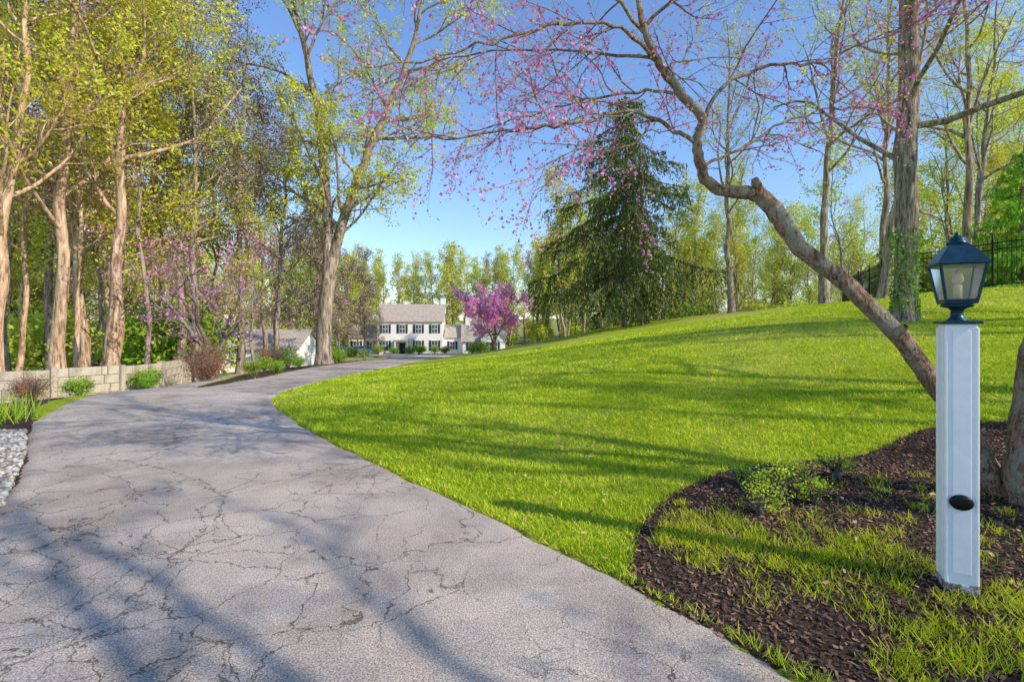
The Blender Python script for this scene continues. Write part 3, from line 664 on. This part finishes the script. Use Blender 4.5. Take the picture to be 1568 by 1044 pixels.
for x in (-4.1,1.4,4.1): window(hs,x,-4,1.75,.9,1.6)
box('front_door',hs,(-1.3,-4.04,1.1),(1.0,.08,2.2),M_shut); box('door_surround',hs,(-1.3,-4.02,1.2),(1.5,.06,2.6),M_siding)
box('chimney',hs,(5.2,.6,8.6),(.9,1.0,2.8),M_siding,bev=.03); box('chimney_cap',hs,(5.2,.6,10.05),(1.05,1.15,.16),M_stone)
walls('left_wing_walls',hs,-10.5,-5.4,-2.5,3.2,-.8,3.2,5.2,M_siding); gable('left_wing_roof',hs,-10.3,-5.8,-2.5,3.2,3.2,5.2,M_roof,.25)
for x in (-9.2,-7): window(hs,x,-2.5,1.7)
walls('link_walls',hs,5.4,8.8,-2.6,3,-.8,3.1,5.1,M_siding); gable('link_roof',hs,5.8,8.4,-2.6,3,3.1,5.1,M_roof,.2); window(hs,7,-2.6,1.7,.8,1.3)
walls('right_wing_walls',hs,8.8,16,-4.2,2.5,-.8,2.6,5.6,M_siding); gable('right_wing_roof',hs,8.8,16,-4.2,2.5,2.6,5.6,M_roof,.3)
walls('cross_gable_walls',hs,11.9,15.9,-5.6,-.8,-.8,2.9,5.0,M_siding,'y'); gable('cross_gable_roof',hs,11.9,15.9,-5.6,-.8,2.9,5.0,M_roof,.25,'y')
window(hs,13.9,-5.6,1.6,1.3,1.4); window(hs,10.3,-4.2,1.5,.8,1.2); window(hs,13.9,-5.6,3.9,.5,.7,False)
box('wing_chimney',hs,(9.6,-1,5.8),(.8,.9,1.8),M_siding)
for x in(-2.3,-.3): box('porch_column',hs,(x,-5.2,1.25),(.18,.18,2.5),M_siding)
box('porch_roof',hs,(-1.3,-4.6,2.6),(2.6,1.5,.22),M_roof)
ga=empty('garage_building',(-24.9,50,Hs(-24.7,50)-.1),(0,0,math.radians(2)))
walls('garage_walls',ga,-5,5,-3.2,3.2,-.5,2.4,4.0,M_siding); gable('garage_roof',ga,-5,5,-3.2,3.2,2.4,4.0,M_roof,.35)
walls('gable_bay_walls',ga,-4.8,-1.6,-4.4,0,-.5,2.3,3.4,M_siding,'y'); gable('gable_bay_roof',ga,-4.8,-1.6,-4.4,0,2.3,3.4,M_roof,.2,'y')
for x in (1.2,3.6):
    box('garage_door',ga,(x,-3.24,1.05),(2.0,.08,2.1),M_white)
    for z in (.55,1.05,1.55): box('door_groove',ga,(x,-3.29,z),(1.96,.02,.03),M_shut)
window(ga,-3.2,-4.4,1.3,.9,1.2); window(ga,-.5,-3.2,1.3,.7,1.0,False)

def car(x,y,rz,paint):
    e=empty('parked_car',(x,y,float(hdrive(x,y))),(0,0,rz))
    prof=[(-2.2,.35),(-2.22,.7),(-2.1,.92),(-1.5,1.0),(-.85,1.42),(.55,1.45),(1.15,1.05),(1.95,.9),(2.2,.7),(2.2,.35)]
    V=[];n=len(prof)
    for s_ in(-1,1):
        for (a,b) in prof: V.append((a,s_*(.86 if b<1.05 else .68),b))
    F=[tuple(range(n)),tuple(range(2*n-1,n-1,-1))]+[(i,n+i,n+(i+1)%n,(i+1)%n) for i in range(n)]
    o=add('body',pyd('body',V,F,[paint]),e); m=o.modifiers.new('b','BEVEL'); m.width=.06; m.segments=2
    for s_ in(-1,1):
        Vg=[(-1.35,s_*.845,1.03),(.95,s_*.845,1.05),(.5,s_*.70,1.38),(-.8,s_*.70,1.36)]
        add('side_glass',pyd('side_glass',Vg,[(0,1,2,3)],[M_carglass]),e)
        for xx in(-1.35,1.35):
            w=lathe('wheel',e,[(.2,-.1),(.33,-.1),(.34,0),(.33,.1),(.2,.1)],18,M_tire,(xx,s_*.82,.33)); w.rotation_euler=(math.pi/2,0,0)
    add('windscreen',pyd('windscreen',[(1.14,-.72,1.075),(1.14,.72,1.075),(.62,.6,1.44),(.62,-.6,1.44)],[(0,1,2,3)],[M_carglass]),e)
    add('rear_window',pyd('rear_window',[(-1.49,-.72,1.03),(-1.49,.72,1.03),(-.9,.6,1.41),(-.9,-.6,1.41)],[(0,1,2,3)],[M_carglass]),e)
car(-27.2,80,1.2,M_carB); car(-24.0,79.5,1.1,M_carB)

# ------------------------------------------------------------------ weathered wall, left
wl=empty('stone_wall')
WP=resample([(-19,14.2),(-15.5,14.9),(-13.6,15.9),(-12.6,17.6),(-12.9,19.6),(-14.5,23.5)],9,0)
for i in range(8):
    a,b=WP[i],WP[i+1]; m=(a+b)/2; L=np.hypot(*(b-a)); an=math.atan2(b[1]-a[1],b[0]-a[0]); g=Hs(*m)
    top=g+.92+R.uniform(-.03,.03); dr=(b-a)/L
    for j in range(4):
        hz_=.28; zz=top-.14-j*.283; u0=.0; Lt=L-.12; cuts=np.r_[0,np.sort(R.uniform(.15,.85,3)),1]
        for c0,c1_ in zip(cuts[:-1],cuts[1:]):
            cc=a+dr*(.06+Lt*(c0+c1_)/2)
            if (c1_-c0)*Lt>.05: box('stone_block',wl,(cc[0],cc[1],zz),((c1_-c0)*Lt-.01,.16+R.uniform(-.02,.02),hz_-.008),M_wall,(0,0,an),bev=.015)
    box('pier',wl,(a[0],a[1],top-.52),(.15,.22,1.15),M_wall,(0,0,an),bev=.015)

# ------------------------------------------------------------------ iron fence
fe=empty('iron_fence')
def fence(p0,p1):
    p0=np.array(p0,float);p1=np.array(p1,float);L=np.hypot(*(p1-p0));n=int(L/.12)
    tb=TB()
    q=np.linspace(0,1,n+1)[:,None]; PP=p0*(1-q)+p1*q; Z=H(PP[:,0],PP[:,1])
    for (p,z) in zip(PP,Z): tb.tube([(p[0],p[1],z),(p[0],p[1],z+.7),(p[0],p[1],z+1.62),(p[0],p[1],z+1.72)],[.012,.012,.012,.002],4)
    for hz_ in(.12,1.32,1.54): tb.tube(np.c_[PP,Z+hz_],np.full(n+1,.02),4)
    for (p,z) in list(zip(PP,Z))[::18]: tb.tube([(p[0],p[1],z),(p[0],p[1],z+.8),(p[0],p[1],z+1.78),(p[0],p[1],z+1.82)],[.04,.04,.04,.012],4)
    add('fence_run',tb.mesh('fence_run',[M_black]),fe)
fence((15.2,19.3),(17.2,16.6));fence((17.2,16.6),(25,11.6));fence((15.2,19.3),(20,31))

# ------------------------------------------------------------------ light, sky, camera
el=math.radians(33); az=math.radians(118)   # clockwise from +Y
ts=Vector((math.sin(az)*math.cos(el),math.cos(az)*math.cos(el),math.sin(el)))
L=bpy.data.lights.new('sun','SUN'); L.energy=5.0; L.angle=math.radians(.5); L.color=(1,.90,.75)
lo=bpy.data.objects.new('sun',L); COL.objects.link(lo); lo.rotation_euler=(-ts).to_track_quat('-Z','Y').to_euler(); lo.location=(30,-10,30)
w=bpy.data.worlds.new('World'); sc.world=w; w.use_nodes=True; nt=w.node_tree; nt.nodes.clear()
sk=nt.nodes.new('ShaderNodeTexSky'); sk.sky_type='NISHITA'; sk.sun_disc=False; sk.sun_elevation=el; sk.sun_rotation=az; sk.air_density=1.3; sk.dust_density=.0; sk.ozone_density=3.5
mx=nt.nodes.new('ShaderNodeMix'); mx.data_type='RGBA'; mx.blend_type='MULTIPLY'; mx.inputs[0].default_value=1; mx.inputs[7].default_value=(1.12,1.24,1.50,1); nt.links.new(sk.outputs[0],mx.inputs[6])
bg=nt.nodes.new('ShaderNodeBackground'); bg.inputs[1].default_value=.15; ow=nt.nodes.new('ShaderNodeOutputWorld')
nt.links.new(mx.outputs[2],bg.inputs[0]); nt.links.new(bg.outputs[0],ow.inputs[0])
cam=bpy.data.cameras.new('camera'); co=bpy.data.objects.new('camera',cam); COL.objects.link(co)
co.location=(0,0,1.57); co.rotation_euler=(math.pi/2,0,0); cam.lens=18; cam.sensor_width=36; cam.shift_y=-.014; cam.clip_end=2000; cam.clip_start=.05
sc.camera=co
sc.view_settings.view_transform='Standard'; sc.view_settings.look='None'; sc.view_settings.exposure=0
